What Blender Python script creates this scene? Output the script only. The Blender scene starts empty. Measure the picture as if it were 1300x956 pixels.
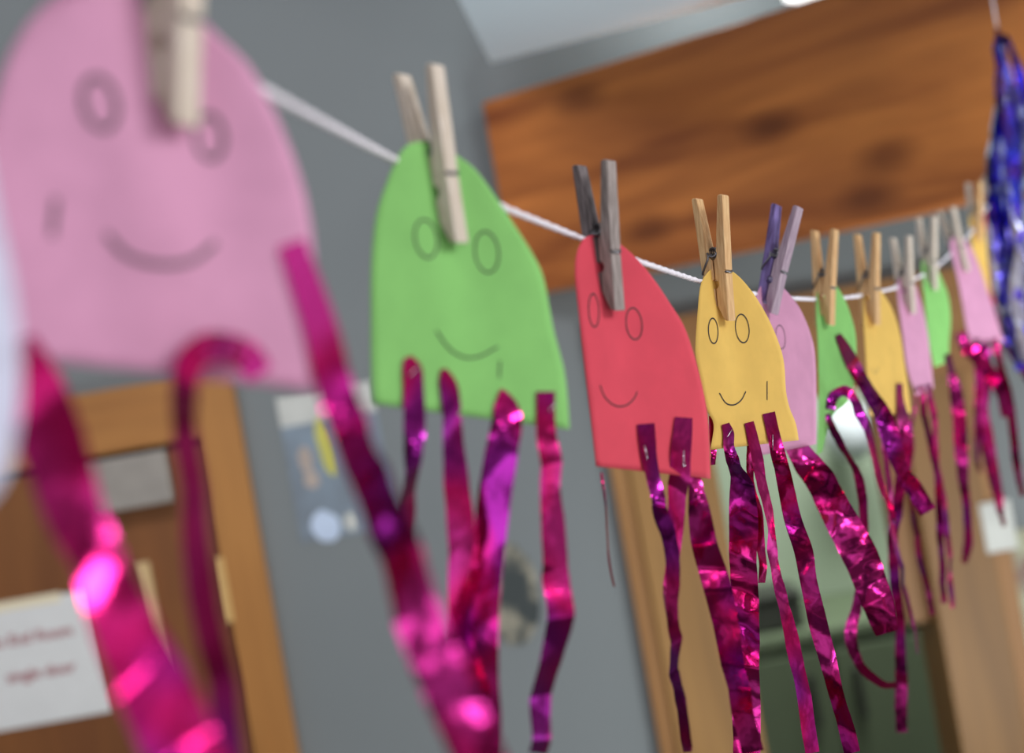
import bpy, bmesh, math, random
from mathutils import Vector, Matrix, noise

random.seed(7)
S = bpy.context.scene
COL = S.collection
S.view_settings.view_transform = 'Standard'
S.view_settings.look = 'None'

# ------------------------------------------------------------------ camera
LENS = 60.0
F = 1300 * LENS / 36.0                 # focal length in pixels of a 1300x956 frame
CAM = Vector((0, 0, 2.0))
ROLL = math.atan(0.178)
R_ = Vector((math.cos(ROLL), 0, -math.sin(ROLL)))
U_ = Vector((math.sin(ROLL), 0, math.cos(ROLL)))
Y_ = Vector((0, 1, 0))
ZH = Vector((0, 0, 1))


def ray(px, py):
    return Y_ + R_ * ((px - 650) / F) - U_ * ((py - 478) / F)


def at(px, py, d):
    return CAM + ray(px, py) * d


cd = bpy.data.cameras.new('camera')
cam = bpy.data.objects.new('camera', cd)
COL.objects.link(cam)
cd.sensor_width = 36
cd.lens = LENS
cd.clip_start = 0.02
M = Matrix((R_, U_, -Y_)).transposed().to_4x4()
M.translation = CAM
cam.matrix_world = M
cd.dof.use_dof = True
cd.dof.focus_distance = 0.965
cd.dof.aperture_fstop = 5.6
S.camera = cam


# ------------------------------------------------------------------ materials
def lin(c):
    return tuple((v / 12.92 if v <= 0.04045 else ((v + 0.055) / 1.055) ** 2.4) for v in [x / 255 for x in c]) + (1,)


def mat(name, rgb, rough=0.6, metal=0.0, var=0.06, scale=30, bump=0.0, stretch=None, rgb2=None, detail=4, spec=None, contrast=(0.35, 0.65)):
    m = bpy.data.materials.new(name)
    m.use_nodes = True
    nt = m.node_tree
    b = nt.nodes['Principled BSDF']
    tc = nt.nodes.new('ShaderNodeTexCoord')
    mp = nt.nodes.new('ShaderNodeMapping')
    nt.links.new(tc.outputs['Object'], mp.inputs['Vector'])
    if stretch:
        mp.inputs['Scale'].default_value = stretch
    nz = nt.nodes.new('ShaderNodeTexNoise')
    nz.inputs['Scale'].default_value = scale
    nz.inputs['Detail'].default_value = detail
    nt.links.new(mp.outputs['Vector'], nz.inputs['Vector'])
    rp = nt.nodes.new('ShaderNodeValToRGB')
    a = lin(rgb)
    if rgb2:
        lo, hi = lin(rgb2), a
    else:
        lo = tuple(v * (1 - var) for v in a[:3]) + (1,)
        hi = tuple(min(1, v * (1 + var)) for v in a[:3]) + (1,)
    rp.color_ramp.elements[0].position, rp.color_ramp.elements[1].position = contrast
    rp.color_ramp.elements[0].color = lo
    rp.color_ramp.elements[1].color = hi
    nt.links.new(nz.outputs['Fac'], rp.inputs['Fac'])
    nt.links.new(rp.outputs['Color'], b.inputs['Base Color'])
    b.inputs['Roughness'].default_value = rough
    b.inputs['Metallic'].default_value = metal
    if spec is not None:
        b.inputs['Specular IOR Level'].default_value = spec
    if bump:
        bp = nt.nodes.new('ShaderNodeBump')
        bp.inputs['Strength'].default_value = bump
        bp.inputs['Distance'].default_value = 0.001
        nt.links.new(nz.outputs['Fac'], bp.inputs['Height'])
        nt.links.new(bp.outputs['Normal'], b.inputs['Normal'])
    return m


def wood(name, a, b_, scale=6, ring=10, rough=0.55, knots=False, sx=0.22):
    """grain runs along local X"""
    m = bpy.data.materials.new(name)
    m.use_nodes = True
    nt = m.node_tree
    b = nt.nodes['Principled BSDF']
    tc = nt.nodes.new('ShaderNodeTexCoord')
    mp = nt.nodes.new('ShaderNodeMapping')
    mp.inputs['Scale'].default_value = (sx, 1, 1)
    nt.links.new(tc.outputs['Object'], mp.inputs['Vector'])
    nz = nt.nodes.new('ShaderNodeTexNoise')
    nz.inputs['Scale'].default_value = scale
    nz.inputs['Detail'].default_value = 5
    nz.inputs['Distortion'].default_value = 0.6
    nt.links.new(mp.outputs['Vector'], nz.inputs['Vector'])
    rp = nt.nodes.new('ShaderNodeValToRGB')
    rp.color_ramp.elements[0].position = 0.33
    rp.color_ramp.elements[1].position = 0.62
    rp.color_ramp.elements[0].color = lin(b_)
    rp.color_ramp.elements[1].color = lin(a)
    nt.links.new(nz.outputs['Fac'], rp.inputs['Fac'])
    out = rp.outputs['Color']
    n2 = nt.nodes.new('ShaderNodeTexNoise')
    mp2 = nt.nodes.new('ShaderNodeMapping')
    mp2.inputs['Scale'].default_value = (0.06, 1, 1)
    nt.links.new(tc.outputs['Object'], mp2.inputs['Vector'])
    n2.inputs['Scale'].default_value = scale * ring
    nt.links.new(mp2.outputs['Vector'], n2.inputs['Vector'])
    mx = nt.nodes.new('ShaderNodeMixRGB')
    mx.blend_type = 'MULTIPLY'
    r2 = nt.nodes.new('ShaderNodeValToRGB')
    r2.color_ramp.elements[0].color = (0.62, 0.58, 0.55, 1)
    r2.color_ramp.elements[1].position = 0.6
    nt.links.new(n2.outputs['Fac'], r2.inputs['Fac'])
    mx.inputs['Fac'].default_value = 0.7
    nt.links.new(out, mx.inputs['Color1'])
    nt.links.new(r2.outputs['Color'], mx.inputs['Color2'])
    out = mx.outputs['Color']
    if knots:
        mp3 = nt.nodes.new('ShaderNodeMapping')
        mp3.inputs['Scale'].default_value = (0.5, 1, 1)
        mp3.inputs['Rotation'].default_value = (math.pi / 2, 0, 0)
        nt.links.new(tc.outputs['Object'], mp3.inputs['Vector'])
        vo = nt.nodes.new('ShaderNodeTexVoronoi')
        vo.voronoi_dimensions = '2D'
        vo.inputs['Scale'].default_value = 6.0
        nt.links.new(mp3.outputs['Vector'], vo.inputs['Vector'])
        r3 = nt.nodes.new('ShaderNodeValToRGB')
        r3.color_ramp.elements[0].position = 0.05
        r3.color_ramp.elements[0].color = (0.34, 0.26, 0.22, 1)
        r3.color_ramp.elements[1].position = 0.2
        nt.links.new(vo.outputs['Distance'], r3.inputs['Fac'])
        m3 = nt.nodes.new('ShaderNodeMixRGB')
        m3.blend_type = 'MULTIPLY'
        m3.inputs['Fac'].default_value = 0.8
        nt.links.new(out, m3.inputs['Color1'])
        nt.links.new(r3.outputs['Color'], m3.inputs['Color2'])
        out = m3.outputs['Color']
    nt.links.new(out, b.inputs['Base Color'])
    b.inputs['Roughness'].default_value = rough
    return m


def foil(name, a, b_, rough=0.16, c_=None):
    m = bpy.data.materials.new(name)
    m.use_nodes = True
    nt = m.node_tree
    b = nt.nodes['Principled BSDF']
    tc = nt.nodes.new('ShaderNodeTexCoord')
    nz = nt.nodes.new('ShaderNodeTexNoise')
    nz.inputs['Scale'].default_value = 22
    nz.inputs['Detail'].default_value = 1.0
    nt.links.new(tc.outputs['Object'], nz.inputs['Vector'])
    rp = nt.nodes.new('ShaderNodeValToRGB')
    rp.color_ramp.elements[0].position = 0.36
    rp.color_ramp.elements[1].position = 0.64
    rp.color_ramp.elements[0].color = lin(a)
    rp.color_ramp.elements[1].color = lin(b_)
    if c_:
        e = rp.color_ramp.elements.new(0.5)
        e.color = lin(c_)
    nt.links.new(nz.outputs['Fac'], rp.inputs['Fac'])
    nt.links.new(rp.outputs['Color'], b.inputs['Base Color'])
    b.inputs['Metallic'].default_value = 1
    b.inputs['Roughness'].default_value = rough
    vo = nt.nodes.new('ShaderNodeTexVoronoi')
    vo.inputs['Scale'].default_value = 260
    nt.links.new(tc.outputs['Object'], vo.inputs['Vector'])
    bp = nt.nodes.new('ShaderNodeBump')
    bp.inputs['Strength'].default_value = 0.07
    bp.inputs['Distance'].default_value = 0.0012
    nt.links.new(vo.outputs['Distance'], bp.inputs['Height'])
    nt.links.new(bp.outputs['Normal'], b.inputs['Normal'])
    return m


MAT = {
    'pink': mat('pink_paper', (206, 149, 182), 0.75, var=0.05, scale=60, bump=0.05, spec=0.2),
    'green': mat('green_paper', (132, 196, 110), 0.75, var=0.04, scale=60, bump=0.05, spec=0.2),
    'red': mat('red_paper', (214, 74, 92), 0.75, var=0.04, scale=60, bump=0.05, spec=0.2),
    'yellow': mat('yellow_paper', (226, 188, 98), 0.75, var=0.04, scale=60, bump=0.05, spec=0.2),
    'white': mat('white_paper', (196, 200, 222), 0.7, var=0.06, scale=120, bump=0.2),
    'ink': mat('black_ink', (26, 22, 26), 0.6),
    'soft_ink': mat('grey_ink', (70, 55, 62), 0.6),
    'magenta': foil('magenta_foil', (158, 40, 150), (214, 56, 150), 0.17, (208, 30, 108)),  # purple and crimson noise puts reflected tints into the base colour
    'blue': foil('blue_foil', (70, 84, 244), (140, 130, 248), 0.22, (98, 66, 220)),
    'silver': foil('silver_foil', (190, 195, 225), (235, 238, 250), 0.2),
    'cord': mat('white_cord', (240, 236, 246), 0.6, var=0.1, scale=400, bump=0.2),
    'steel': mat('spring_steel', (120, 120, 124), 0.35, metal=1.0),
    'staple': mat('staple_steel', (215, 215, 220), 0.25, metal=1.0),
    'wall': mat('grey_wall_paint', (119, 126, 127), 0.7, var=0.04, scale=1.2, spec=0.2),
    'ceiling': mat('pale_ceiling_paint', (204, 222, 232), 0.7, var=0.02, scale=2),
    'floor': mat('grey_floor', (96, 90, 84), 0.6, scale=3),
    'beam': wood('orange_pine_beam', (212, 130, 62), (138, 72, 30), 11.0, 3, 0.5, True, 0.14),
    'frame': wood('oak_frame', (172, 120, 60), (158, 106, 50), 8, 7),
    'tan': wood('tan_oak_frame', (148, 110, 56), (133, 97, 45), 8, 7),
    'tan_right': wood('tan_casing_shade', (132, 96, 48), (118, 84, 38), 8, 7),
    'tan_dark': wood('tan_reveal', (150, 108, 58), (136, 94, 46), 8, 7),
    'door': wood('brown_door_veneer', (128, 80, 36), (112, 66, 28), 8, 7),
    'gap': mat('dark_gap', (34, 26, 20), 0.9),
    'closer': mat('grey_painted_metal', (146, 142, 134), 0.5),
    'strip': mat('pale_birch', (205, 178, 128), 0.5, scale=20),
    'brass': mat('pale_brass', (206, 172, 108), 0.4),
    'sheet': mat('white_notice_sheet', (216, 220, 218), 0.6, var=0.02),
    'cream': mat('cream_paper', (228, 220, 190), 0.6, var=0.02),
    'redtext': mat('dark_red_print', (150, 40, 60), 0.6),
    'print_blue': mat('poster_blue', (128, 146, 160), 0.6, scale=14, rgb2=(112, 124, 134)),
    'print_yellow': mat('poster_yellow', (190, 188, 90), 0.6, scale=20),
    'print_pale': mat('poster_pale_blue', (186, 204, 226), 0.6, scale=20),
    'print_tan': mat('poster_tan', (168, 156, 146), 0.6, scale=20),
    'print_head': mat('poster_header', (190, 194, 188), 0.6, scale=20),
    'mottled': mat('mottled_print', (150, 146, 128), 0.7, scale=22, rgb2=(52, 60, 60), detail=3, contrast=(0.42, 0.58)),
    'mottled2': mat('mottled_colour_print', (170, 178, 150), 0.7, scale=16, rgb2=(120, 92, 84), detail=3),
    'far_wall': mat('pale_green_wall', (172, 188, 164), 0.7, var=0.04, scale=1.5),
    'far_cup': mat('green_cupboard_paint', (104, 118, 92), 0.6, var=0.05, scale=3),
    'dark': mat('dark_grey_plastic', (58, 60, 54), 0.6),
    'globe': mat('white_globe', (236, 244, 250), 0.5, var=0.01),
    'peg_pale': mat('pale_clothespin_wood', (218, 208, 196), 0.6, stretch=(1, 1, 0.08), scale=900, rgb2=(190, 176, 156)),
    'peg_nat': mat('natural_clothespin_wood', (226, 190, 138), 0.6, stretch=(1, 1, 0.08), scale=900, rgb2=(198, 150, 98)),
    'peg_grey': mat('weathered_clothespin_wood', (168, 158, 154), 0.7, stretch=(1, 1, 0.08), scale=900, rgb2=(108, 98, 94)),
    'peg_grey_dark': mat('dark_weathered_wood', (128, 118, 120), 0.7, stretch=(1, 1, 0.08), scale=900, rgb2=(70, 62, 62)),
    'peg_lilac': mat('lilac_stained_wood', (182, 164, 178), 0.7, stretch=(1, 1, 0.08), scale=900, rgb2=(140, 118, 138)),
    'peg_violet': mat('violet_stained_wood', (128, 112, 176), 0.7, stretch=(1, 1, 0.2), scale=300, rgb2=(70, 44, 92)),
}
# emissive tube for the ceiling lamp
mm = bpy.data.materials.new('lit_diffuser'); mm.use_nodes = True
mm.node_tree.nodes['Principled BSDF'].inputs['Emission Color'].default_value = (1, 1, 1, 1)
mm.node_tree.nodes['Principled BSDF'].inputs['Emission Strength'].default_value = 2.0
MAT['lit'] = mm


# ------------------------------------------------------------------ object helpers
def obj(name, verts, faces, m, parent=None, smooth=False):
    me = bpy.data.meshes.new(name)
    me.from_pydata([tuple(v) for v in verts], [], faces)
    me.update()
    if smooth:
        for p in me.polygons:
            p.use_smooth = True
    me.materials.append(m)
    o = bpy.data.objects.new(name, me)
    COL.objects.link(o)
    if parent:
        o.parent = parent
        o.matrix_parent_inverse = PM[parent.name].inverted() if parent.name in PM else Matrix()
    return o


PM = {}


def empty(name, loc, label=None, cat=None, group=None, kind=None):
    o = bpy.data.objects.new(name, None)
    o.empty_display_size = 0.02
    COL.objects.link(o)
    o.location = loc
    PM[o.name] = Matrix.Translation(loc)
    tag(o, label, cat, group, kind)
    return o


def tag(o, label=None, cat=None, group=None, kind=None):
    if label: o['label'] = label
    if cat: o['category'] = cat
    if group: o['group'] = group
    if kind: o['kind'] = kind
    return o


def box_data(x0, x1, y0, y1, z0, z1):
    v = [(x, y, z) for x in (x0, x1) for y in (y0, y1) for z in (z0, z1)]
    f = [(0, 1, 3, 2), (4, 6, 7, 5), (0, 4, 5, 1), (2, 3, 7, 6), (0, 2, 6, 4), (1, 5, 7, 3)]
    return v, f


def merge(parts):
    V, Fc = [], []
    for v, f in parts:
        o = len(V)
        V += list(v)
        Fc += [tuple(i + o for i in q) for q in f]
    return V, Fc


def box(name, b, m, parent=None, bevel=0.0):
    """box meshes keep their grain: local X runs along the longest side"""
    v, f = box_data(*b)
    return _bx(name, v, f, m, parent, bevel)


def _bx(name, v, f, m, parent, bevel):
    o = obj(name, v, f, m, parent)
    if bevel:
        md = o.modifiers.new('bevel', 'BEVEL')
        md.width = bevel
        md.segments = 2
    return o


def tube_data(pts, r, n=8, close=True):
    pts = [Vector(p) for p in pts]
    V, Fc = [], []
    up = None
    for i, p in enumerate(pts):
        t = (pts[min(i + 1, len(pts) - 1)] - pts[max(i - 1, 0)]).normalized()
        if up is None:
            up = t.orthogonal().normalized()
        up = (up - t * up.dot(t)).normalized()
        s = t.cross(up)
        rr = r[i] if isinstance(r, (list, tuple)) else r
        for k in range(n):
            a = 2 * math.pi * k / n
            V.append(p + up * (math.cos(a) * rr) + s * (math.sin(a) * rr))
    for i in range(len(pts) - 1):
        for k in range(n):
            Fc.append((i * n + k, i * n + (k + 1) % n, (i + 1) * n + (k + 1) % n, (i + 1) * n + k))
    Fc.append(tuple(range(n - 1, -1, -1)))
    L = (len(pts) - 1) * n
    Fc.append(tuple(range(L, L + n)))
    return V, Fc


def cr(pts, n):
    """Catmull-Rom samples of n-tuples, spaced by chord"""
    P = [tuple(p) for p in pts]
    if len(P) == 2:
        return [tuple(a + (b - a) * i / (n - 1) for a, b in zip(*P)) for i in range(n)]
    k = len(P[0])
    cum = [0]
    for a, b in zip(P, P[1:]):
        cum.append(cum[-1] + math.dist(a[:2], b[:2]) + 1e-6)
    out = []
    seg = 0
    for i in range(n):
        s = cum[-1] * i / (n - 1)
        while seg < len(P) - 2 and s > cum[seg + 1]:
            seg += 1
        t = (s - cum[seg]) / (cum[seg + 1] - cum[seg])
        p1, p2 = P[seg], P[seg + 1]
        h = cum[seg + 1] - cum[seg]
        def tan(j):
            if j == 0: return [(P[1][c] - P[0][c]) / (cum[1] - cum[0]) for c in range(k)]
            if j == len(P) - 1: return [(P[-1][c] - P[-2][c]) / (cum[-1] - cum[-2]) for c in range(k)]
            return [(P[j + 1][c] - P[j - 1][c]) / (cum[j + 1] - cum[j - 1]) for c in range(k)]
        m1, m2 = tan(seg), tan(seg + 1)
        h00 = 2 * t**3 - 3 * t * t + 1; h10 = t**3 - 2 * t * t + t
        h01 = -2 * t**3 + 3 * t * t; h11 = t**3 - t * t
        out.append(tuple(h00 * p1[c] + h10 * h * m1[c] + h01 * p2[c] + h11 * h * m2[c] for c in range(k)))
    return out


# ------------------------------------------------------------------ clothespin
def leg_poly(sgn):
    """profile of one wooden leg in (N, Z) millimetres, Z up from the jaw tip"""
    out = [(6.6, 0.0), (6.9, 15.0), (7.3, 27.0), (6.5, 27.2), (6.5, 28.8), (7.4, 29.0), (8.3, 45.0), (9.6, 71.2), (9.0, 72.0)]
    inn = [(6.9, 72.0), (6.3, 71.0), (2.6, 42.0), (2.2, 40.5), (2.6, 39.0), (2.3, 37.0), (0.5, 35.0), (0.35, 25.0)]
    for a in range(0, 181, 30):      # round grip for the line
        t = math.radians(90 - a)
        inn.append((0.35 + 2.1 * math.cos(t), 21.5 + 2.6 * math.sin(t)))
    inn += [(0.35, 16.0), (0.4, 9.0), (3.4, 1.2), (5.0, 0.0)]
    return [(sgn * x, z) for x, z in out + inn]


def clothespin(B, T, d, yaw, m1, m2, label, group='clothespins gripping the cord'):
    """B, T: foot and head of the outer face of the front leg"""
    b, t = at(B[0], B[1], d), at(T[0], T[1], d)
    y = math.radians(yaw)
    N = Vector((math.sin(y), -math.cos(y), 0))
    ax = (t - b)
    s = ax.length / 72.0
    ax = (ax - N * 3.0 * s).normalized()
    N = (N - ax * N.dot(ax)).normalized()
    Wd = ax.cross(N).normalized()
    o = b - N * 6.6 * s
    def P(x, w, z):
        return o + N * (x * s) + Wd * (w * s) + ax * (z * s)
    root = empty('clothespin', o, label, 'clothespin', group)
    for sgn, m in ((1, m1), (-1, m2)):
        pl = leg_poly(sgn)
        n = len(pl)
        V = [P(x, -4.8, z) for x, z in pl] + [P(x, 4.8, z) for x, z in pl]
        me = bpy.data.meshes.new('leg')
        bm = bmesh.new()
        vs = [bm.verts.new(v) for v in V]
        f1 = bm.faces.new(vs[:n]); f2 = bm.faces.new(vs[n:][::-1])
        for i in range(n):
            bm.faces.new((vs[i], vs[i + n], vs[(i + 1) % n + n], vs[(i + 1) % n]))
        bmesh.ops.recalc_face_normals(bm, faces=bm.faces)
        # local frame so the grain follows the leg
        fr = Matrix((N, Wd, ax)).transposed().to_4x4(); fr.translation = o
        inv = fr.inverted()
        for v in bm.verts: v.co = inv @ v.co
        bm.to_mesh(me); bm.free()
        me.materials.append(m)
        lo = bpy.data.objects.new('leg', me); COL.objects.link(lo)
        lo.parent = root; lo.matrix_parent_inverse = PM[root.name].inverted()
        lo.matrix_world = fr
        lo.matrix_basis = fr
        bv = lo.modifiers.new('bevel', 'BEVEL'); bv.width = 0.00035; bv.segments = 1; bv.limit_method = 'ANGLE'
    pts = [P(-7.1, 4.6, 28), P(-7.1, -4.6, 28), P(-6.6, -5.6, 28.6), P(-2.4, -5.6, 36.5)]
    turns = 4
    for i in range(turns * 12 + 1):
        a = 2 * math.pi * i / 12 + math.pi
        pts.append(P(2.6 * math.cos(a), -5.4 + 10.8 * i / (turns * 12), 39.8 + 2.6 * math.sin(a)))
    pts += [P(2.4, 5.6, 36.5), P(6.6, 5.6, 28.6), P(7.1, 4.6, 28), P(7.1, -4.6, 28)]
    V, Fc = tube_data(pts, 0.62 * s, 6)
    obj('spring', V, Fc, MAT['steel'], root, True)
    return o, N, ax, s


# ------------------------------------------------------------------ paper sheets
class Sheet:
    def __init__(self, O, yaw, fold, kappa=1.6):
        self.O = O
        t = math.radians(yaw)
        self.n = Vector((math.sin(t), -math.cos(t), 0))
        self.e = Vector((math.cos(t), math.sin(t), 0))
        self.fold = math.tan(math.radians(fold))
        self.k = kappa

    def h(self, u, w):
        f = 1.0 if w > -0.008 else math.exp(-((w + 0.008) / 0.035) ** 2)
        f = 0.12 + 0.88 * f
        return -self.fold * u * math.exp(-(u / 0.016) ** 2) * f + self.k * u * u / (1 + (u / 0.05) ** 2)

    def hit(self, px, py, off=0.0):
        r = ray(px, py)
        h = 0.0
        for _ in range(40):
            p0 = self.O + self.n * (h + off)
            t = (p0 - CAM).dot(self.n) / r.dot(self.n)
            q = CAM + r * t - self.O
            nh = self.h(max(-.12, min(.12, q.dot(self.e))), q.z)
            h += (nh - h) * 0.6
        return CAM + r * t

    def depth(self, px, py, off=0.0):
        return (self.hit(px, py, off) - CAM).y


def paper_body(sh, left, right, m, parent, rows=40, cols=20):
    L = cr(left, rows); Rr = cr(right, rows)
    V, Fc = [], []
    for i in range(rows):
        for j in range(cols + 1):
            t = j / cols
            V.append(sh.hit(L[i][0] + (Rr[i][0] - L[i][0]) * t, L[i][1] + (Rr[i][1] - L[i][1]) * t))
    for i in range(rows - 1):
        for j in range(cols):
            a = i * (cols + 1) + j
            Fc.append((a, a + cols + 1, a + cols + 2, a + 1))
    o = obj('paper_body', V, Fc, m, parent, True)
    md = o.modifiers.new('thickness', 'SOLIDIFY'); md.thickness = 0.0003; md.offset = 0
    return o


def ellipse(c, rx, ry, tilt=0.15, n=28, start=0.0):
    out = []
    for i in range(n + 1):
        a = 2 * math.pi * i / n + start
        x, y = rx * math.cos(a), ry * math.sin(a)
        out.append((c[0] + x + y * abs(tilt), c[1] + y - x * abs(tilt) * 0.6))
    return out


def drawn(sh, strokes, w, parent, m=None, name='drawn_face'):
    """ink lines lying on the paper: flat ribbons 0.3 mm above it"""
    V, Fc = [], []
    for st in strokes:
        st = cr(st, max(8, 3 * len(st)))
        base = len(V)
        for i, p in enumerate(st):
            q = sh.hit(p[0], p[1], 0.00035)
            a = sh.hit(*st[max(0, i - 1)][:2], 0.00035); b = sh.hit(*st[min(len(st) - 1, i + 1)][:2], 0.00035)
            t = (b - a).normalized()
            s = t.cross(sh.n).normalized() * (w / 2)
            V += [q - s, q + s]
        for i in range(len(st) - 1):
            k = base + 2 * i
            Fc.append((k, k + 1, k + 3, k + 2))
    return obj(name, V, Fc, m or MAT['ink'], parent)


def streamer(pts, depths, m, parent, W=0.014, crinkle=0.0010, name='foil_streamer', seed=0, twist=1, freq=70, rows=None, sh=None, n_on=0, off=0.0, ks=1.0):
    """pts: centre line (px, py, half width); depths: one per point; the first n_on points lie on the sheet"""
    ctrl = []
    for i, (x, y, hw) in enumerate(pts):
        a = pts[max(0, i - 1)]; b = pts[min(len(pts) - 1, i + 1)]
        tx, ty = b[0] - a[0], b[1] - a[1]
        l = math.hypot(tx, ty) or 1
        nx, ny = -ty / l, tx / l
        if nx < 0 and ty > 0: pass
        x0, y0, x1, y1 = x + nx * hw, y + ny * hw, x - nx * hw, y - ny * hw
        if i < n_on:
            d0, d1 = sh.depth(x0, y0, off), sh.depth(x1, y1, off)
        else:
            d = depths[i]
            wa = 2 * hw * d / F
            dz = twist * math.sqrt(max(0, W * W - wa * wa)) / 2 * 0.8
            d0, d1 = d + dz, d - dz
        ctrl.append((x0, y0, d0, x1, y1, d1))
    # arc length for the spline is measured on the first edge; use mid points
    mid = [((c[0] + c[3]) / 2, (c[1] + c[4]) / 2) + c for c in ctrl]
    length = sum(math.dist(a[:2], b[:2]) for a, b in zip(mid, mid[1:])) * (depths[-1] / F)
    s_on = sum(math.dist(a[:2], b[:2]) for a, b in zip(mid[:n_on], mid[1:n_on])) * (depths[-1] / F)
    rows = rows or max(20, int(length / 0.0016))
    sm = cr(mid, rows)
    cols = 8
    V = []
    rg = random.Random(seed * 13 + 5)
    folds = [(rg.uniform(-.9, .9), rg.uniform(.03, .065), rg.random(), rg.uniform(.035, .07) * ks), (rg.uniform(-1.1, 1.1), rg.uniform(.014, .026), rg.random(), rg.uniform(.012, .035) * ks)]
    rnd = Vector((seed * 3.7, seed * 1.3, seed * 7.1))
    for i, c in enumerate(sm):
        a = at(c[2], c[3], c[4]); b = at(c[5], c[6], c[7])
        nrm = (b - a).cross(at(sm[min(i + 1, rows - 1)][0], sm[min(i + 1, rows - 1)][1], c[4]) - at(sm[max(i - 1, 0)][0], sm[max(i - 1, 0)][1], c[4]))
        nrm = nrm.normalized() if nrm.length > 1e-9 else -Y_
        fade = max(0.0, min(1.0, (length * i / rows - s_on) / 0.014))
        fade = fade * fade * (3 - 2 * fade)
        for j in range(cols + 1):
            p = a.lerp(b, j / cols)
            q = p * freq + rnd
            rid = 1 - abs(noise.noise(q)) * 2
            rid2 = abs(noise.noise(q * 2.3 + Vector((5, 1, 2))))
            big = noise.noise(p * (freq * 0.35) + rnd)
            sl = length * i / rows
            vv = W * (j / cols - 0.5)
            fold = 0.0
            for (al, lam, ph, am) in folds:
                x = (sl * math.cos(al) + vv * math.sin(al)) / lam + ph + 0.5 * noise.noise(Vector((sl * 25 + ph * 9, ph, seed)))
                fold += am * lam * (abs((x % 1.0) * 2 - 1) - 0.5)
            V.append(p + nrm * fade * (crinkle * (rid * 0.35 + rid2 * 0.25 + big * 1.2 - 0.3) + fold))
    Fc = []
    for i in range(rows - 1):
        for j in range(cols):
            k = i * (cols + 1) + j
            Fc.append((k, k + cols + 1, k + cols + 2, k + 1))
    o = obj(name, V, Fc, m, parent, True)
    return o


def staple(sh, a, b, parent):
    V, Fc = tube_data([sh.hit(a[0], a[1], 0.0016), sh.hit(b[0], b[1], 0.0016)], 0.0003, 6)
    return obj('staple', V, Fc, MAT['staple'], parent, True)


GROUP = 'paper octopuses pegged along the cord'
CORD = []


def octopus(color, label, peg, yaw, left, right, face=None, inkw=0.0006, ink=None, ribbons=(), staples=(), cordpts=(), kappa=1.6, peglabel='', foldlim=18, crink=0.0010):
    B, T, d, pyaw, m1, m2 = peg
    o, N, ax, s = clothespin(B, T, d, pyaw, MAT[m1], MAT[m2], peglabel)
    O = o + ax * (0.020 * s / 0.001) * 0.001
    root = empty('paper_octopus', O, label, 'paper octopus', GROUP)
    sh = Sheet(O, yaw, max(-foldlim, min(foldlim, pyaw - yaw)), kappa)
    paper_body(sh, left, right, MAT[color], root)
    if face:
        for st in face:
            nm = 'drawn_eye' if len(st) > 20 else ('drawn_mouth' if len(st) > 2 else 'drawn_dash')
            drawn(sh, [st], inkw, root, ink, nm)
    obs = []
    bottom = max(left[-1][1], right[-1][1])
    for k, rb in enumerate(ribbons):
        pts = rb['p']
        behind = rb.get('behind', False)
        off = -0.0012 if behind else 0.0010
        dd = []
        n_on = 0
        lastd = None
        for i, (x, y, hw) in enumerate(pts):
            if y <= bottom + 8 and i == n_on and i < rb.get('on', 99):
                lastd = sh.depth(x, y, off); n_on = i + 1
            if lastd is None: lastd = sh.depth(x, y, off)
            v = lastd if i < n_on else lastd + rb.get('dz', 0.0) * (i - n_on + 1)
            if i >= n_on and y <= bottom + 10 and not behind:      # a loop stands clear of the paper
                v = min(v, sh.depth(x, y, off) - 0.009)
            dd.append(v)
        if behind and n_on == 0:
            dd = [v + 0.004 for v in dd]
        obs.append(streamer(pts, dd, MAT['magenta'], root, rb.get('W', 0.014), rb.get('c', crink), seed=k + len(CORD) * 3 + 1, twist=rb.get('t', 1), sh=sh, n_on=n_on, off=off, freq=rb.get('f', 70)))
    for (k, a, b) in staples:
        staple(sh, a, b, obs[k])
    for (x, y) in cordpts:
        CORD.append(sh.hit(x, y, -0.0021))
    return sh, root


# ================================================================== the octopuses
# -- white paper shape at the left edge, nearest the lens
o, N, ax, s = clothespin((-92, 78), (-78, -385), 0.335, 50, MAT['peg_pale'], MAT['peg_pale'], 'clothespin above the white paper shape at the left edge')
O = o + ax * (0.020 * s * 1000) * 0.001
droot = empty('paper_cutout', O, 'white rounded paper shape cut off by the left edge of the photo', 'paper shape')
dsh = Sheet(O, 46, 4, 1.0)
paper_body(dsh, [(-104, -108), (-150, -60), (-200, 40), (-235, 180), (-252, 340), (-256, 480), (-245, 600), (-215, 660)],
           [(-104, -108), (-80, -70), (-52, 20), (-28, 140), (-4, 270), (14, 350), (24, 430), (26, 500), (19, 560), (4, 612), (-30, 650), (-90, 672)], MAT['white'], droot)
CORD.append(at(-420, -330, 0.22))
CORD.append(dsh.hit(-150, -62, -0.0021)); CORD.append(dsh.hit(-72, -66, -0.0021))

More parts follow.
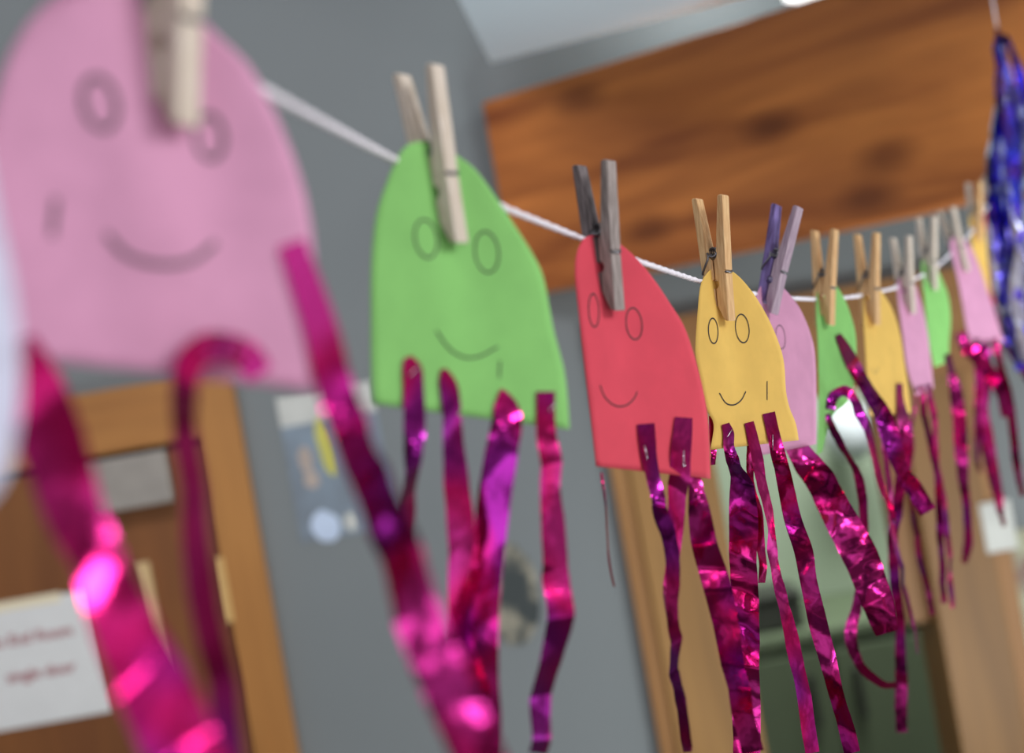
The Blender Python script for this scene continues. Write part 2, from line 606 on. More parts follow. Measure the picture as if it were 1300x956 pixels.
# -- 1 big pink, out of focus
octopus('pink', 'large blurred pink paper octopus with a smiling face, nearest whole one at upper left',
        ((240, 160), (254, -190), 0.445, 62, 'peg_pale', 'peg_pale'), 36,
        [(175, -48), (110, -30), (60, 2), (25, 45), (0, 100), (-20, 180), (-32, 300), (-38, 400), (-40, 447)],
        [(175, -48), (235, 0), (272, 41), (313, 80), (334, 115), (359, 166), (382, 230), (394, 285), (400, 350), (402, 420), (399, 497)],
        [ellipse((127, 131), 21, 33, -0.2), ellipse((266, 174), 18, 28, -0.1),
         [(135, 297), (161, 324), (203, 336), (244, 331), (274, 308)], [(71, 252), (66, 300)]], 0.0016, MAT['soft_ink'],
        [dict(p=[(28, 430, 16), (48, 490, 32), (62, 545, 42), (78, 600, 40), (97, 660, 36), (127, 720, 34), (152, 780, 40), (193, 867, 48), (232, 956, 48), (280, 1060, 42)], t=-1, W=.0190, c=.0012, f=38, on=2, dz=-.004),
         dict(p=[(330, 476, 18), (316, 454, 19), (290, 442, 19), (264, 443, 20), (243, 462, 19), (235, 496, 18), (234, 540, 16), (240, 600, 16), (248, 680, 17), (262, 770, 19), (279, 867, 19), (292, 956, 17), (302, 1040, 16)], t=1, W=.012, c=.0006, f=40, on=2, dz=-.002),
         dict(p=[(370, 308, 17), (388, 360, 20), (408, 420, 22), (428, 500, 24), (452, 560, 26), (477, 620, 27), (500, 680, 29), (521, 740, 28), (542, 800, 32), (568, 867, 33), (606, 956, 33), (650, 1060, 30)], t=1, c=.0034, f=60, dz=-.003)],
        (), [(112, -20), (250, 78), (322, 108)], 1.0, 'pale clothespin holding the large blurred pink octopus')

# -- 2 green
octopus('green', 'lime green paper octopus, the nearer and larger of the green ones, four foil streamers',
        ((588, 308), (556, 81), 0.66, 61, 'peg_pale', 'peg_pale'), 40,
        [(548, 180), (530, 180), (517, 184), (505, 199), (490, 234), (479, 268), (474, 300), (471, 350), (471, 400), (471, 450), (472, 490), (474, 513)],
        [(548, 180), (562, 184), (578, 196), (600, 212), (618, 234), (641, 268), (671, 314), (688, 347), (697, 389), (703, 420), (717, 476), (723, 545)],
        [ellipse((541, 303), 14, 24, -0.15), ellipse((618, 320), 15, 26, -0.1),
         [(554, 420), (571, 443), (590, 454), (610, 452), (632, 440)], [(635, 458), (634, 480)]], 0.0008, None,
        [dict(p=[(518, 453, 5), (523, 466, 12), (525, 490, 13), (526, 545, 14), (523, 600, 10), (520, 650, 8), (517, 700, 7), (516, 760, 6)], t=1, c=.0007),
         dict(p=[(563, 468, 3), (567, 482, 10), (571, 497, 12), (577, 560, 13), (580, 620, 16), (584, 690, 17), (582, 745, 15), (585, 800, 13), (592, 867, 12), (600, 956, 12)], t=-1, c=.0006, f=45),
         dict(p=[(637, 494, 2), (641, 510, 13), (644, 526, 18), (640, 560, 21), (630, 620, 21), (621, 680, 20), (616, 740, 21), (614, 800, 20), (616, 867, 17), (620, 956, 17), (622, 1040, 16)], t=1, c=.0006, f=40, dz=-.003),
         dict(p=[(693, 497, 12), (693, 530, 12), (694, 560, 13), (698, 620, 14), (704, 680, 16), (708, 740, 17), (708, 790, 17), (701, 830, 15), (693, 867, 13), (680, 956, 12)], t=-1, c=.0008)],
        [(3, (697, 522), (706, 511)), (0, (519, 478), (531, 465))],
        [(500, 203), (568, 228), (640, 264)], 1.6, 'pale clothespin holding the large lime green octopus', crink=.0008)

# -- 3 red
octopus('red', 'coral red paper octopus with a smiling face between the lime green and the yellow one',
        ((788, 394), (776, 203), 0.80, 58, 'peg_grey', 'peg_grey_dark'), 46,
        [(764, 296), (752, 298), (741, 303), (732, 322), (730, 348), (734, 390), (741, 454), (749, 521), (753, 555), (757, 592)],
        [(764, 296), (776, 302), (790, 312), (806, 326), (828, 352), (851, 386), (869, 416), (885, 465), (896, 514), (900, 555), (902, 608)],
        [ellipse((754, 394), 6.5, 21, -0.05), ellipse((805, 411), 10, 20, -0.1),
         [(762, 489), (768, 504), (781, 515), (794, 515), (805, 506), (809, 497)]], 0.0007, None,
        [dict(p=[(820, 538, 11), (822, 560, 11), (824, 580, 10), (830, 610, 9), (842, 660, 9), (851, 710, 9), (853, 760, 7), (857, 820, 7), (862, 867, 6), (868, 956, 6)], t=1, W=.011),
         dict(p=[(868, 530, 11), (867, 545, 12), (864, 580, 13), (861, 630, 12), (856, 680, 10), (853, 720, 7), (851, 765, 6), (852, 810, 5)], t=-1, W=.011),
         dict(p=[(876, 560, 6), (882, 608, 8), (888, 650, 14), (897, 700, 17), (912, 750, 18), (922, 800, 16), (936, 867, 14), (955, 956, 14)], t=1, behind=True, c=.0006, f=45),
         dict(p=[(764, 600, 1.6), (771, 660, 1.3), (776, 720, 1.2), (779, 745, 1)], t=1, W=.004, behind=True, c=.0001)],
        [(0, (818, 566), (822, 583)), (1, (868, 572), (868, 592))],
        [(736, 302), (772, 316), (811, 332)], 2.2, 'grey weathered clothespin holding the coral red octopus')

# -- 4 yellow, in focus
octopus('yellow', 'sharp yellow paper octopus with oval eyes and a smile beside the coral red one',
        ((930, 407), (921, 247), 0.97, 60, 'peg_nat', 'peg_nat'), 46,
        [(913, 336), (905, 340), (899, 345), (890, 360), (886, 393), (883, 435), (883, 450), (888, 476), (898, 521), (906, 538), (902, 571)],
        [(913, 336), (926, 342), (941, 354), (960, 378), (979, 412), (994, 454), (998, 499), (1003, 520), (1010, 537), (1014, 559)],
        [ellipse((905.6, 420), 6, 16, -0.05), ellipse((942.5, 417), 8.5, 18, -0.1),
         [(913.5, 499), (922, 512), (932, 514), (941, 508), (947, 497)], [(974, 484), (974, 508)]], 0.0008, None,
        [dict(p=[(921, 538, 5), (925, 550, 7), (925.5, 568, 7), (933, 592, 10), (941, 620, 16), (944, 660, 18), (944, 700, 17), (945, 750, 17), (946, 800, 17), (946, 867, 18), (948, 956, 17), (950, 1040, 16)], t=1, W=.017, c=.0030, f=60),
         dict(p=[(951, 536, 6), (954, 548, 6.5), (957, 562, 7), (964, 590, 6.5), (969, 620, 7), (976, 660, 6), (979, 700, 6), (984, 722, 5), (995, 760, 7), (1005, 820, 10), (1015, 867, 9), (1032, 956, 9)], t=-1, W=.011),
         dict(p=[(976, 524, 8), (980, 542, 8), (984, 560, 8.5), (991, 590, 10), (998, 620, 10), (1007, 660, 11), (1020, 700, 12), (1027, 740, 11), (1041, 800, 12), (1059, 867, 10), (1082, 956, 10)], t=1, W=.011),
         dict(p=[(903, 528, 3), (904, 545, 4), (905, 562, 4), (907, 590, 3)], t=1, behind=True, W=.006, c=.0003),
         dict(p=[(952, 560, 4), (953, 590, 4.5), (955, 612, 4), (961, 650, 6), (966, 690, 6), (968, 740, 4)], t=-1, behind=True, W=.009, c=.0005)],
        [(0, (923, 555), (929, 546)), (2, (981, 552), (981, 572))],
        [(887, 357), (918, 362), (953, 373)], 1.6, 'natural wooden clothespin with steel spring holding the sharp yellow octopus', crink=.0009)

# -- 5 pink behind yellow
octopus('pink', 'pink paper octopus half hidden behind the sharp yellow one',
        ((984, 399), (1016, 263), 1.10, 56, 'peg_lilac', 'peg_violet'), 54,
        [(976, 356), (968, 361), (963, 368), (959, 380), (955, 430), (954, 500), (957, 580)],
        [(976, 356), (986, 360), (997, 368), (1016, 393), (1031, 431), (1035, 461), (1036, 514), (1036, 564)],
        [ellipse((991, 428), 6, 15, -0.1), [(966, 490), (974, 500), (984, 500), (990, 492)]], 0.0006, MAT['soft_ink'],
        [dict(p=[(1000, 548, 11), (1012, 570, 14), (1036, 604, 19), (1057, 640, 20), (1078, 680, 22), (1098, 720, 22), (1112, 760, 20), (1127, 803, 16)], t=1, behind=True, W=.022, c=.0034, f=80, dz=-.001)],
        (), [(958, 373), (985, 377), (1010, 379)], 1.4, 'lilac and violet stained clothespin leaning right on the half hidden pink octopus')

# -- 6 green
octopus('green', 'narrow bright green paper octopus seen side-on, right of the half hidden pink one',
        ((1057, 413), (1062, 291), 1.25, 56, 'peg_nat', 'peg_nat'), 57,
        [(1050, 358), (1044, 361), (1038, 369), (1036, 398), (1038, 435), (1039, 469), (1040, 522), (1037, 578)],
        [(1050, 358), (1061, 362), (1074, 384), (1085, 419), (1087, 451), (1085, 483), (1076, 510), (1058, 526), (1050, 548), (1044, 573)],
        None, 0.0006, None,
        [dict(p=[(1064, 425, 4), (1073, 442, 7), (1082, 460, 9), (1092, 480, 9), (1104, 500, 10), (1119, 522, 11), (1129, 550, 12), (1138, 578, 11), (1146, 598, 10), (1160, 620, 11), (1178, 650, 11)], t=1, on=3, W=.014, dz=-.004, c=.0026),
         dict(p=[(1054, 520, 6), (1058, 504, 7), (1072, 497, 7), (1085, 510, 6), (1094, 530, 6), (1100, 548, 5), (1108, 577, 4), (1115, 605, 4), (1127, 633, 4), (1134, 665, 3)], t=-1, on=1, W=.010),
         dict(p=[(1051, 525, 3), (1055, 540, 5), (1065, 558, 5), (1078, 584, 4), (1092, 612, 6), (1096, 645, 6), (1097, 680, 5), (1095, 720, 5), (1090, 760, 6), (1080, 805, 8), (1092, 845, 6), (1118, 866, 5), (1140, 870, 4)], t=1, on=1, W=.010)],
        (), [(1035, 380), (1057, 380), (1080, 377)], 1.0, 'natural clothespin on the narrow bright green octopus')

# -- 7 yellow
octopus('yellow', 'smaller blurred yellow paper octopus between the narrow green and the slim pink one',
        ((1115, 412), (1115, 295), 1.36, 54, 'peg_nat', 'peg_nat'), 54,
        [(1104, 352), (1100, 355), (1097, 362), (1096, 398), (1098, 441), (1101, 490), (1104, 528)],
        [(1104, 352), (1112, 359), (1120, 371), (1132, 391), (1142, 423), (1148, 462), (1152, 490), (1156, 524)],
        [[(1107, 468), (1111, 474), (1116, 465)]], 0.0005, MAT['soft_ink'],
        [dict(p=[(1142, 487, 4), (1143, 510, 5), (1147, 532, 8), (1150, 552, 9), (1150, 575, 9), (1145, 602, 8), (1140, 640, 7), (1134, 685, 7), (1137, 740, 7), (1143, 800, 6), (1144, 867, 8), (1144, 930, 7)], t=1, W=.012),
         dict(p=[(1118, 515, 3), (1124, 570, 3), (1129, 625, 3), (1135, 675, 2.5), (1149, 743, 2), (1158, 790, 2), (1166, 830, 1.8)], t=-1, W=.008, c=.0004)],
        (), [(1094, 375), (1113, 371), (1134, 366)], 1.0, 'natural clothespin on the smaller yellow octopus')

# -- 8 pink
octopus('pink', 'slim pink paper octopus seen almost edge-on beside the smaller yellow one',
        ((1161, 398), (1156, 299), 1.53, 54, 'peg_pale', 'peg_pale'), 55,
        [(1146, 349), (1142, 353), (1139, 362), (1140, 380), (1145, 419), (1152, 469), (1163, 502)],
        [(1146, 349), (1153, 351), (1160, 357), (1170, 387), (1177, 419), (1182, 462), (1185, 492)],
        None, 0.0006, None,
        [dict(p=[(1170, 490, 3), (1173, 520, 4), (1178, 550, 4), (1184, 575, 4), (1190, 610, 4), (1193, 660, 5), (1195, 700, 4), (1198, 766, 4)], t=1, W=.009, c=.0006),
         dict(p=[(1179, 488, 3), (1184, 520, 4), (1188, 560, 4), (1190, 600, 4), (1200, 640, 4), (1203, 680, 3), (1209, 772, 3)], t=-1, W=.009, c=.0006),
         dict(p=[(1164, 492, 2), (1158, 560, 2), (1158, 630, 2.5), (1165, 690, 3.5), (1184, 780, 3.5)], t=1, W=.009, c=.0006)],
        (), [(1138, 364), (1158, 356), (1172, 349)], 1.0, 'pale clothespin on the slim pink octopus')

# -- 9 green
octopus('green', 'small blurred green paper octopus far down the cord beside the slim pink one',
        ((1189, 368), (1188, 274), 1.68, 54, 'peg_pale', 'peg_pale'), 54,
        [(1178, 326), (1173, 328), (1170, 336), (1172, 362), (1175, 400), (1180, 440), (1186, 466)],
        [(1178, 326), (1185, 333), (1195, 352), (1204, 377), (1207, 405), (1205, 433), (1205, 459)],
        None, 0.0006, None,
        [dict(p=[(1203, 450, 4), (1208, 472, 5), (1213, 495, 8), (1218, 530, 9), (1220, 570, 9), (1223, 605, 7), (1227, 650, 6), (1229, 690, 6), (1225, 715, 4)], t=1, W=.015, c=.0009)],
        (), [(1169, 350), (1187, 341), (1203, 326)], 1.0, 'pale clothespin on the small far green octopus')

# -- 10 pink
octopus('pink', 'far slanting pink paper octopus next to the blue foil tassel',
        ((1230, 344), (1211, 262), 1.84, 50, 'peg_pale', 'peg_pale'), 44,
        [(1214, 300), (1209, 302), (1206, 308), (1209, 325), (1216, 356), (1222, 387), (1227, 417), (1233, 436)],
        [(1214, 300), (1223, 303), (1231, 311), (1243, 337), (1252, 364), (1262, 394), (1270, 420), (1276, 434)],
        None, 0.0006, None,
        [dict(p=[(1219, 422, 7), (1228, 442, 9), (1240, 452, 10), (1253, 468, 9), (1265, 484, 9), (1272, 505, 7), (1276, 530, 6)], t=1, W=.017, on=1),
         dict(p=[(1240, 430, 4), (1244, 470, 7), (1246, 500, 7), (1252, 540, 6), (1258, 570, 6), (1266, 610, 5), (1272, 650, 4)], t=-1, W=.013),
         dict(p=[(1262, 430, 4), (1272, 470, 5), (1281, 510, 6), (1288, 560, 6), (1292, 600, 5), (1298, 630, 4)], t=1, W=.013),
         dict(p=[(1252, 432, 3), (1256, 480, 4), (1248, 530, 5), (1250, 570, 4), (1262, 620, 4), (1275, 668, 3)], t=1, W=.012)],
        (), [(1205, 324), (1221, 309), (1236, 292)], 1.0, 'pale slanting clothespin on the far slanting pink octopus')

# -- 11 yellow
octopus('yellow', 'far yellow paper octopus mostly hidden behind the slanting pink one',
        ((1246, 306), (1246, 230), 2.02, 48, 'peg_nat', 'peg_pale'), 52,
        [(1238, 268), (1234, 270), (1231, 276), (1233, 300), (1236, 340), (1239, 400)],
        [(1238, 268), (1244, 270), (1248, 280), (1252, 305), (1255, 345), (1258, 400)],
        None, 0.0006, None,
        [dict(p=[(1244, 390, 4), (1246, 440, 5), (1242, 500, 5), (1240, 560, 4), (1244, 600, 3)], t=1, W=.011)],
        (), [(1230, 291), (1243, 277), (1254, 262)], 1.0, 'clothespin on the far yellow octopus')

# -- 12 red
octopus('red', 'farthest red paper octopus, a sliver beside the blue foil tassel',
        ((1268, 292), (1266, 222), 2.18, 48, 'peg_pale', 'peg_pale'), 52,
        [(1258, 252), (1254, 255), (1251, 262), (1248, 290), (1250, 340), (1252, 395)],
        [(1258, 252), (1264, 256), (1268, 264), (1266, 300), (1266, 340), (1265, 392)],
        None, 0.0006, None,
        [dict(p=[(1262, 388, 4), (1276, 435, 5), (1287, 452, 5), (1298, 468, 5), (1310, 490, 4)], t=1, W=.011)],
        (), [(1249, 262), (1264, 250), (1275, 238)], 1.0, 'farthest clothespin beside the blue foil tassel')

CORD.append(at(1310, 195, 2.235))

# ------------------------------------------------------------------ the cord
pts = []
for a, b in zip(CORD, CORD[1:]):
    n = max(2, int((b - a).length / 0.004))
    for i in range(n):
        pts.append(a.lerp(b, i / n))
pts.append(CORD[-1])
for _ in range(3):
    pts = [pts[0]] + [(pts[i - 1] + pts[i] * 2 + pts[i + 1]) / 4 for i in range(1, len(pts) - 1)] + [pts[-1]]
first = pts[0]
dirn = (pts[30] - pts[0]).normalized()
back = [first - Vector((0.42, 0.9, -0.03)) * k for k in (2.6, 1.2, 0.4)]
V1, F1 = [], []
parts = []
allp = back + pts
# two twisted plies
for ph in (0, math.pi):
    tw = []
    acc = 0
    for i, p in enumerate(allp):
        t = (allp[min(i + 1, len(allp) - 1)] - allp[max(i - 1, 0)]).normalized()
        u = t.orthogonal().normalized() if abs(t.z) > .95 else (ZH - t * t.z).normalized()
        v = t.cross(u)
        if i: acc += (p - allp[i - 1]).length
        a = acc / 0.011 * 2 * math.pi + ph
        tw.append(p + (u * math.cos(a) + v * math.sin(a)) * 0.00062)
    parts.append(tube_data(tw, 0.00105, 8))
V, Fc = merge(parts)
tag(obj('cord', V, Fc, MAT['cord'], None, True), 'thin white cord running diagonally behind the pegged paper octopuses', 'cord')
# brass eye hook in the beam at the far end
hp = CORD[-1]
ring = [hp + Vector((0, 0.006 * math.cos(a) + 0.006, 0.006 * math.sin(a))) for a in [2 * math.pi * i / 16 for i in range(17)]]
V, Fc = merge([tube_data(ring, 0.0012, 6), tube_data([hp + Vector((0, 0.012, 0)), hp + Vector((0.01, 0.06, 0))], 0.0014, 6)])

# ------------------------------------------------------------------ blue foil tassel
top = at(1266, 36, 2.1)
tas = empty('foil_tassel', top, 'blue and silver foil tassel hanging at the right edge', 'foil tassel')
V, Fc = tube_data([at(1255, -60, 2.1), at(1260, 0, 2.1), top], 0.0012, 6)
obj('hanging_thread', V, Fc, MAT['cord'], tas, True)
strips = [
    ([(1266, 36, 3), (1268, 70, 6), (1275, 110, 7), (1282, 160, 8), (1284, 220, 9), (1288, 300, 10), (1290, 400, 9), (1296, 470, 8)], 'blue'),
    ([(1268, 60, 5), (1277, 95, 7), (1290, 130, 8), (1300, 190, 9), (1306, 260, 10), (1308, 380, 10)], 'silver'),
    ([(1267, 50, 4), (1272, 90, 6), (1274, 140, 8), (1280, 170, 9), (1288, 240, 9), (1296, 330, 9), (1296, 420, 8)], 'blue'),
    ([(1270, 120, 5), (1266, 180, 6), (1262, 225, 7), (1258, 262, 7), (1260, 314, 7), (1265, 355, 8), (1271, 386, 7)], 'silver'),
    ([(1266, 190, 4), (1264, 240, 7), (1268, 290, 9), (1275, 340, 10), (1284, 390, 10), (1292, 440, 8)], 'blue'),
    ([(1272, 150, 5), (1278, 190, 8), (1278, 235, 9), (1284, 275, 8), (1282, 320, 9), (1276, 360, 9), (1284, 410, 9), (1290, 450, 6)], 'blue'),
    ([(1286, 150, 6), (1290, 200, 8), (1294, 260, 8), (1300, 300, 9), (1302, 360, 9), (1300, 430, 9)], 'blue'),
    ([(1280, 130, 5), (1284, 190, 7), (1280, 240, 8), (1276, 270, 6)], 'silver'),
    ([(1284, 380, 7), (1286, 415, 8), (1292, 440, 8), (1296, 458, 5)], 'silver'),
    ([(1294, 90, 6), (1304, 160, 9), (1312, 240, 10), (1316, 330, 10), (1312, 430, 9)], 'blue'),
    ([(1276, 260, 5), (1290, 300, 7), (1300, 340, 8), (1304, 400, 8), (1302, 450, 7)], 'silver'),
    ([(1274, 300, 5), (1280, 335, 7), (1292, 370, 9), (1300, 410, 9), (1306, 450, 8)], 'blue'),
]
strips += [
    ([(1270, 110, 3), (1266, 165, 5), (1261, 220, 8), (1262, 280, 9), (1268, 340, 9), (1276, 400, 9), (1282, 440, 6)], 'silver'),
    ([(1270, 90, 4), (1276, 160, 8), (1272, 210, 9), (1270, 260, 9), (1276, 320, 8)], 'silver'),
    ([(1268, 110, 4), (1290, 170, 8), (1296, 230, 9), (1290, 290, 9), (1294, 360, 9), (1288, 430, 8)], 'blue'),
    ([(1269, 80, 3), (1267, 130, 4), (1260, 190, 6), (1255, 235, 5)], 'silver'),
    ([(1286, 260, 5), (1296, 320, 8), (1290, 370, 9), (1298, 420, 8), (1300, 460, 6)], 'silver'),
]
for k, (p, c) in enumerate(strips):
    d0 = 2.1 + (k % 4 - 1.5) * 0.008
    if p[0][1] > 60:      # every strip starts in the bundle
        p = [(1266 + (p[0][0] - 1266) * .4, 44, 2)] + p
    streamer(p, [2.1] + [d0] * (len(p) - 1), MAT[c], tas, 0.022, 0.0010, 'foil_strip', seed=60 + k, twist=1 if k % 2 else -1, freq=25)

# ================================================================== the room behind
DW = 2.9                                # distance to the back wall


def wx(px, py, d=DW):
    p = at(px, py, d)
    return p.x, p.z


def vrect(name, c, y0, y1, m, parent=None, bevel=0.0):
    """upright box c = (x0, x1, z0, z1)"""
    return box(name, (c[0], c[1], y0, y1, c[2], c[3]), m, parent, bevel)


def grained(name, c, y0, y1, m, parent=None, vertical=True, bevel=0.002):
    """upright board whose grain follows its length"""
    x0, x1, z0, z1 = c
    cx, cy, cz = (x0 + x1) / 2, (y0 + y1) / 2, (z0 + z1) / 2
    hx, hy, hz = (x1 - x0) / 2, (y1 - y0) / 2, (z1 - z0) / 2
    if vertical:
        v, f = box_data(-hz, hz, -hy, hy, -hx, hx)
        rot = Matrix.Rotation(-math.pi / 2, 4, 'Y')
    else:
        v, f = box_data(-hx, hx, -hy, hy, -hz, hz)
        rot = Matrix()
    o = obj(name, v, f, m, None)
    mw = Matrix.Translation((cx, cy, cz)) @ rot
    if parent:
        o.parent = parent
        o.matrix_parent_inverse = PM[parent.name].inverted()
    o.matrix_basis = mw
    if bevel:
        md = o.modifiers.new('bevel', 'BEVEL'); md.width = bevel; md.segments = 2
    return o


# door 2 opening
x_l, _ = wx(775, 602); x_l2 = wx(906, 590)[0]
_, z_t = wx(1010, 375); _, z_t2 = wx(1066, 498)
x_r = wx(1287, 740)[0]; x_r1 = wx(1193, 820)[0]; x_ri = wx(1135, 640)[0]
ho = (x_l + 0.02, x_r - 0.02, 0.0, z_t - 0.02)     # hole in the wall
WT = 0.14
parts = [box_data(-3.2, ho[0], DW, DW + WT, 0, 3.2), box_data(ho[1], 3.2, DW, DW + WT, 0, 3.2), box_data(ho[0], ho[1], DW, DW + WT, ho[3], 3.2)]
V, Fc = merge(parts)
tag(obj('wall_back', V, Fc, MAT['wall']), kind='structure')
tag(obj('floor', *box_data(-3.2, 3.2, -2.5, 6.2, -0.05, 0.0), MAT['floor']), kind='structure')

# door 2 : wide tan casing round an open doorway
d2 = empty('door_2', ((x_l + x_r) / 2, DW, 0), kind='structure')
xa = x_l + (x_l2 - x_l) * 0.35
grained('door_casing', (x_l, x_l + 0.03, 0, z_t), DW - 0.022, DW - 0.001, MAT['tan_dark'], d2)
grained('door_casing', (x_l + 0.03, x_l2, 0, z_t2), DW - 0.03, DW + WT, MAT['tan'], d2)
grained('door_casing', (x_l + 0.03, x_r, z_t2, z_t), DW - 0.03, DW + WT, MAT['tan_dark'], d2, False)
grained('door_casing', (x_r1, x_r - 0.03, 0, z_t2), DW - 0.03, DW + WT, MAT['tan_right'], d2)
grained('door_casing', (x_r - 0.03, x_r, 0, z_t2), DW - 0.022, DW - 0.001, MAT['tan_dark'], d2)
zb = wx(1170, 793)[1]
grained('transom_panel', (x_ri - .005, x_r1, zb, z_t2), DW + 0.02, DW + 0.08, MAT['tan_dark'], d2)
# white card on the right casing
c0 = wx(1241, 640); c1 = wx(1279, 690)
xm = wx(1261, 666)
tag(vrect('card', (xm[0] - .026, xm[0] + .026, xm[1] - .042, xm[1] + .042), DW - 0.032, DW - 0.030, MAT['print_head']), 'small blank white card on the tan door casing at right', 'card')

# the room seen through the doorway
FW = 4.6
tag(obj('wall_far', *box_data(-1.5, 3.2, FW, FW + 0.1, 0, 3.2), MAT['far_wall']), kind='structure')
p = at(1060, 795, 4.1)
cb = empty('low_cupboard', (p.x, 4.3, 0), 'low green cupboard against the pale green wall beyond the doorway', 'cupboard')
ct = p.z
box('carcass', (p.x - .5, p.x + .45, 4.1, 4.58, 0.08, ct - .03), MAT['far_cup'], cb)
box('worktop', (p.x - .52, p.x + .47, 4.08, 4.59, ct - .03, ct), MAT['far_cup'], cb, .004)
box('plinth', (p.x - .48, p.x + .43, 4.14, 4.57, 0, 0.08), MAT['dark'], cb)
for i in range(2):
    x0 = p.x - .49 + i * .47
    dd = box('cupboard_door', (x0, x0 + .455, 4.082, 4.10, 0.1, ct - .05), MAT['far_cup'], cb, .004)
    box('handle', (x0 + (.4 if i == 0 else .04), x0 + (.415 if i == 0 else .055), 4.06, 4.082, ct - .22, ct - .1), MAT['dark'], dd)
q = at(985, 775, 4.2)
db = empty('dark_block', (q.x, 4.25, ct), 'dark grey block standing in for a shelf shadow on the low green cupboard', 'box')
box('block_body', (q.x - .11, q.x + .06, 4.16, 4.36, ct + .001, ct + .075), MAT['dark'], db, .006)  # made-up block in place of a dark shelf shadow
box('block_top', (q.x - .115, q.x + .065, 4.155, 4.365, ct + .075, ct + .09), MAT['dark'], db, .004)
# white globe lamp on the far wall
g = at(1078, 548, 4.45)
gl = empty('globe_lamp', (g.x, FW, g.z), 'white globe lamp on the pale green wall beyond the doorway', 'lamp')
bm = bmesh.new(); bmesh.ops.create_uvsphere(bm, u_segments=32, v_segments=20, radius=0.07)
for v in bm.verts: v.co = Vector((v.co.x, v.co.y, v.co.z * 1.15)) + Vector((g.x, g.y, g.z))
me = bpy.data.meshes.new('lamp_shade'); bm.to_mesh(me); bm.free(); me.materials.append(MAT['globe'])
lo = bpy.data.objects.new('lamp_shade', me); COL.objects.link(lo); lo.parent = gl; lo.matrix_parent_inverse = PM[gl.name].inverted()
for f in me.polygons: f.use_smooth = True
V, Fc = tube_data([Vector((g.x, FW, g.z)), Vector((g.x, g.y + .05, g.z))], 0.03, 16)
obj('wall_mount', V, Fc, MAT['closer'], gl, True)

# door 1 : oak frame and brown door leaf at lower left
fr_x1 = wx(311, 560)[0]; fr_xi = wx(256, 560)[0]
zt = wx(150, 493)[1]; zi = wx(150, 574)[1]
dx0 = fr_xi - 0.92; fx0 = dx0 - (fr_x1 - fr_xi)
d1 = empty('door_1', ((fx0 + fr_x1) / 2, DW, 0), kind='structure')
grained('door_frame', (fr_xi, fr_x1, 0, zt), DW - 0.03, DW - 0.0005, MAT['frame'], d1)
grained('door_frame', (fx0, dx0, 0, zt), DW - 0.03, DW - 0.0005, MAT['frame'], d1)
grained('door_frame', (dx0, fr_xi, zi, zt), DW - 0.03, DW - 0.0005, MAT['frame'], d1, False)
vrect('door_gap', (dx0, fr_xi, 0, zi), DW - 0.006, DW - 0.0005, MAT['gap'], d1)
leaf = grained('door_leaf', (dx0 + .003, fr_xi - .003, 0.006, zi - .012), DW - 0.016, DW - 0.006, MAT['door'], d1)
k0 = wx(104, 588); k1 = wx(226, 560); k2 = wx(125, 652)
vrect('door_closer', (wx(108, 620)[0], wx(222, 600)[0], wx(165, 645)[1], wx(165, 578)[1]), DW - 0.055, DW - 0.016, MAT['closer'], leaf and d1, .004)
s0 = wx(184, 712); s1 = wx(210, 830)
sx = wx(190, 745)[0]
hs = vrect('pull_strip', (sx - .014, sx + .012, s0[1] - .36, s0[1]), DW - 0.034, DW - 0.016, MAT['strip'], d1, .003)
b0 = wx(287, 746)
vrect('strike_plate', (b0[0] - .009, b0[0] + .009, b0[1] - .055, b0[1] + .055), DW - 0.0325, DW - 0.03, MAT['brass'], d1)


def text_mesh(body, size, m, parent, loc, name='lettering'):
    cu = bpy.data.curves.new('t', 'FONT')
    cu.body = body; cu.size = size; cu.align_x = 'RIGHT'
    cu.extrude = 0.0002; cu.offset = size * 0.012
    to = bpy.data.objects.new('t', cu); COL.objects.link(to)
    dg = bpy.context.evaluated_depsgraph_get()
    me = bpy.data.meshes.new_from_object(to.evaluated_get(dg))
    bpy.data.objects.remove(to)
    me.materials.clear(); me.materials.append(m)
    o = bpy.data.objects.new(name, me); COL.objects.link(o)
    o.parent = parent; o.matrix_parent_inverse = PM[parent.name].inverted()
    o.matrix_basis = Matrix.Translation(loc) @ Matrix.Rotation(math.pi / 2, 4, 'X')
    return o


# notice with dark red lettering on the door leaf
nc = wx(117, 746)
nt_ = empty('notice', (nc[0] - .15, DW - .02, nc[1] - .2), 'white notice with two lines of dark red lettering on the brown door', 'notice')
ny = DW - 0.0195
vrect('sheet', (nc[0] - .297, nc[0], nc[1] - .21, nc[1]), ny, ny + .003, MAT['sheet'], nt_)
vrect('cream_border', (nc[0] - .297, nc[0] - .05, nc[1] - .012, nc[1] + .004), ny - .0006, ny, MAT['cream'], nt_)
l1 = wx(98, 806); l2 = wx(101, 852)
text_mesh('to End Room', .026, MAT['redtext'], nt_, (l1[0], ny - .0006, l1[1] + .004))
text_mesh('single door', .026, MAT['redtext'], nt_, (l2[0], ny - .0006, l2[1] + .004))

# poster on the wall
pa = wx(350, 505)
po = empty('wall_poster', (pa[0] + .08, DW, pa[1] - .12), 'small poster with white top, yellow streak and blue picture on the grey wall', 'poster')
py_ = DW - .002
vrect('sheet', (pa[0], pa[0] + .165, pa[1] - .25, pa[1]), py_, DW - .0002, MAT['print_blue'], po)
vrect('white_header', (pa[0], pa[0] + .165, pa[1] - .052, pa[1]), py_ - .0005, py_, MAT['print_head'], po)


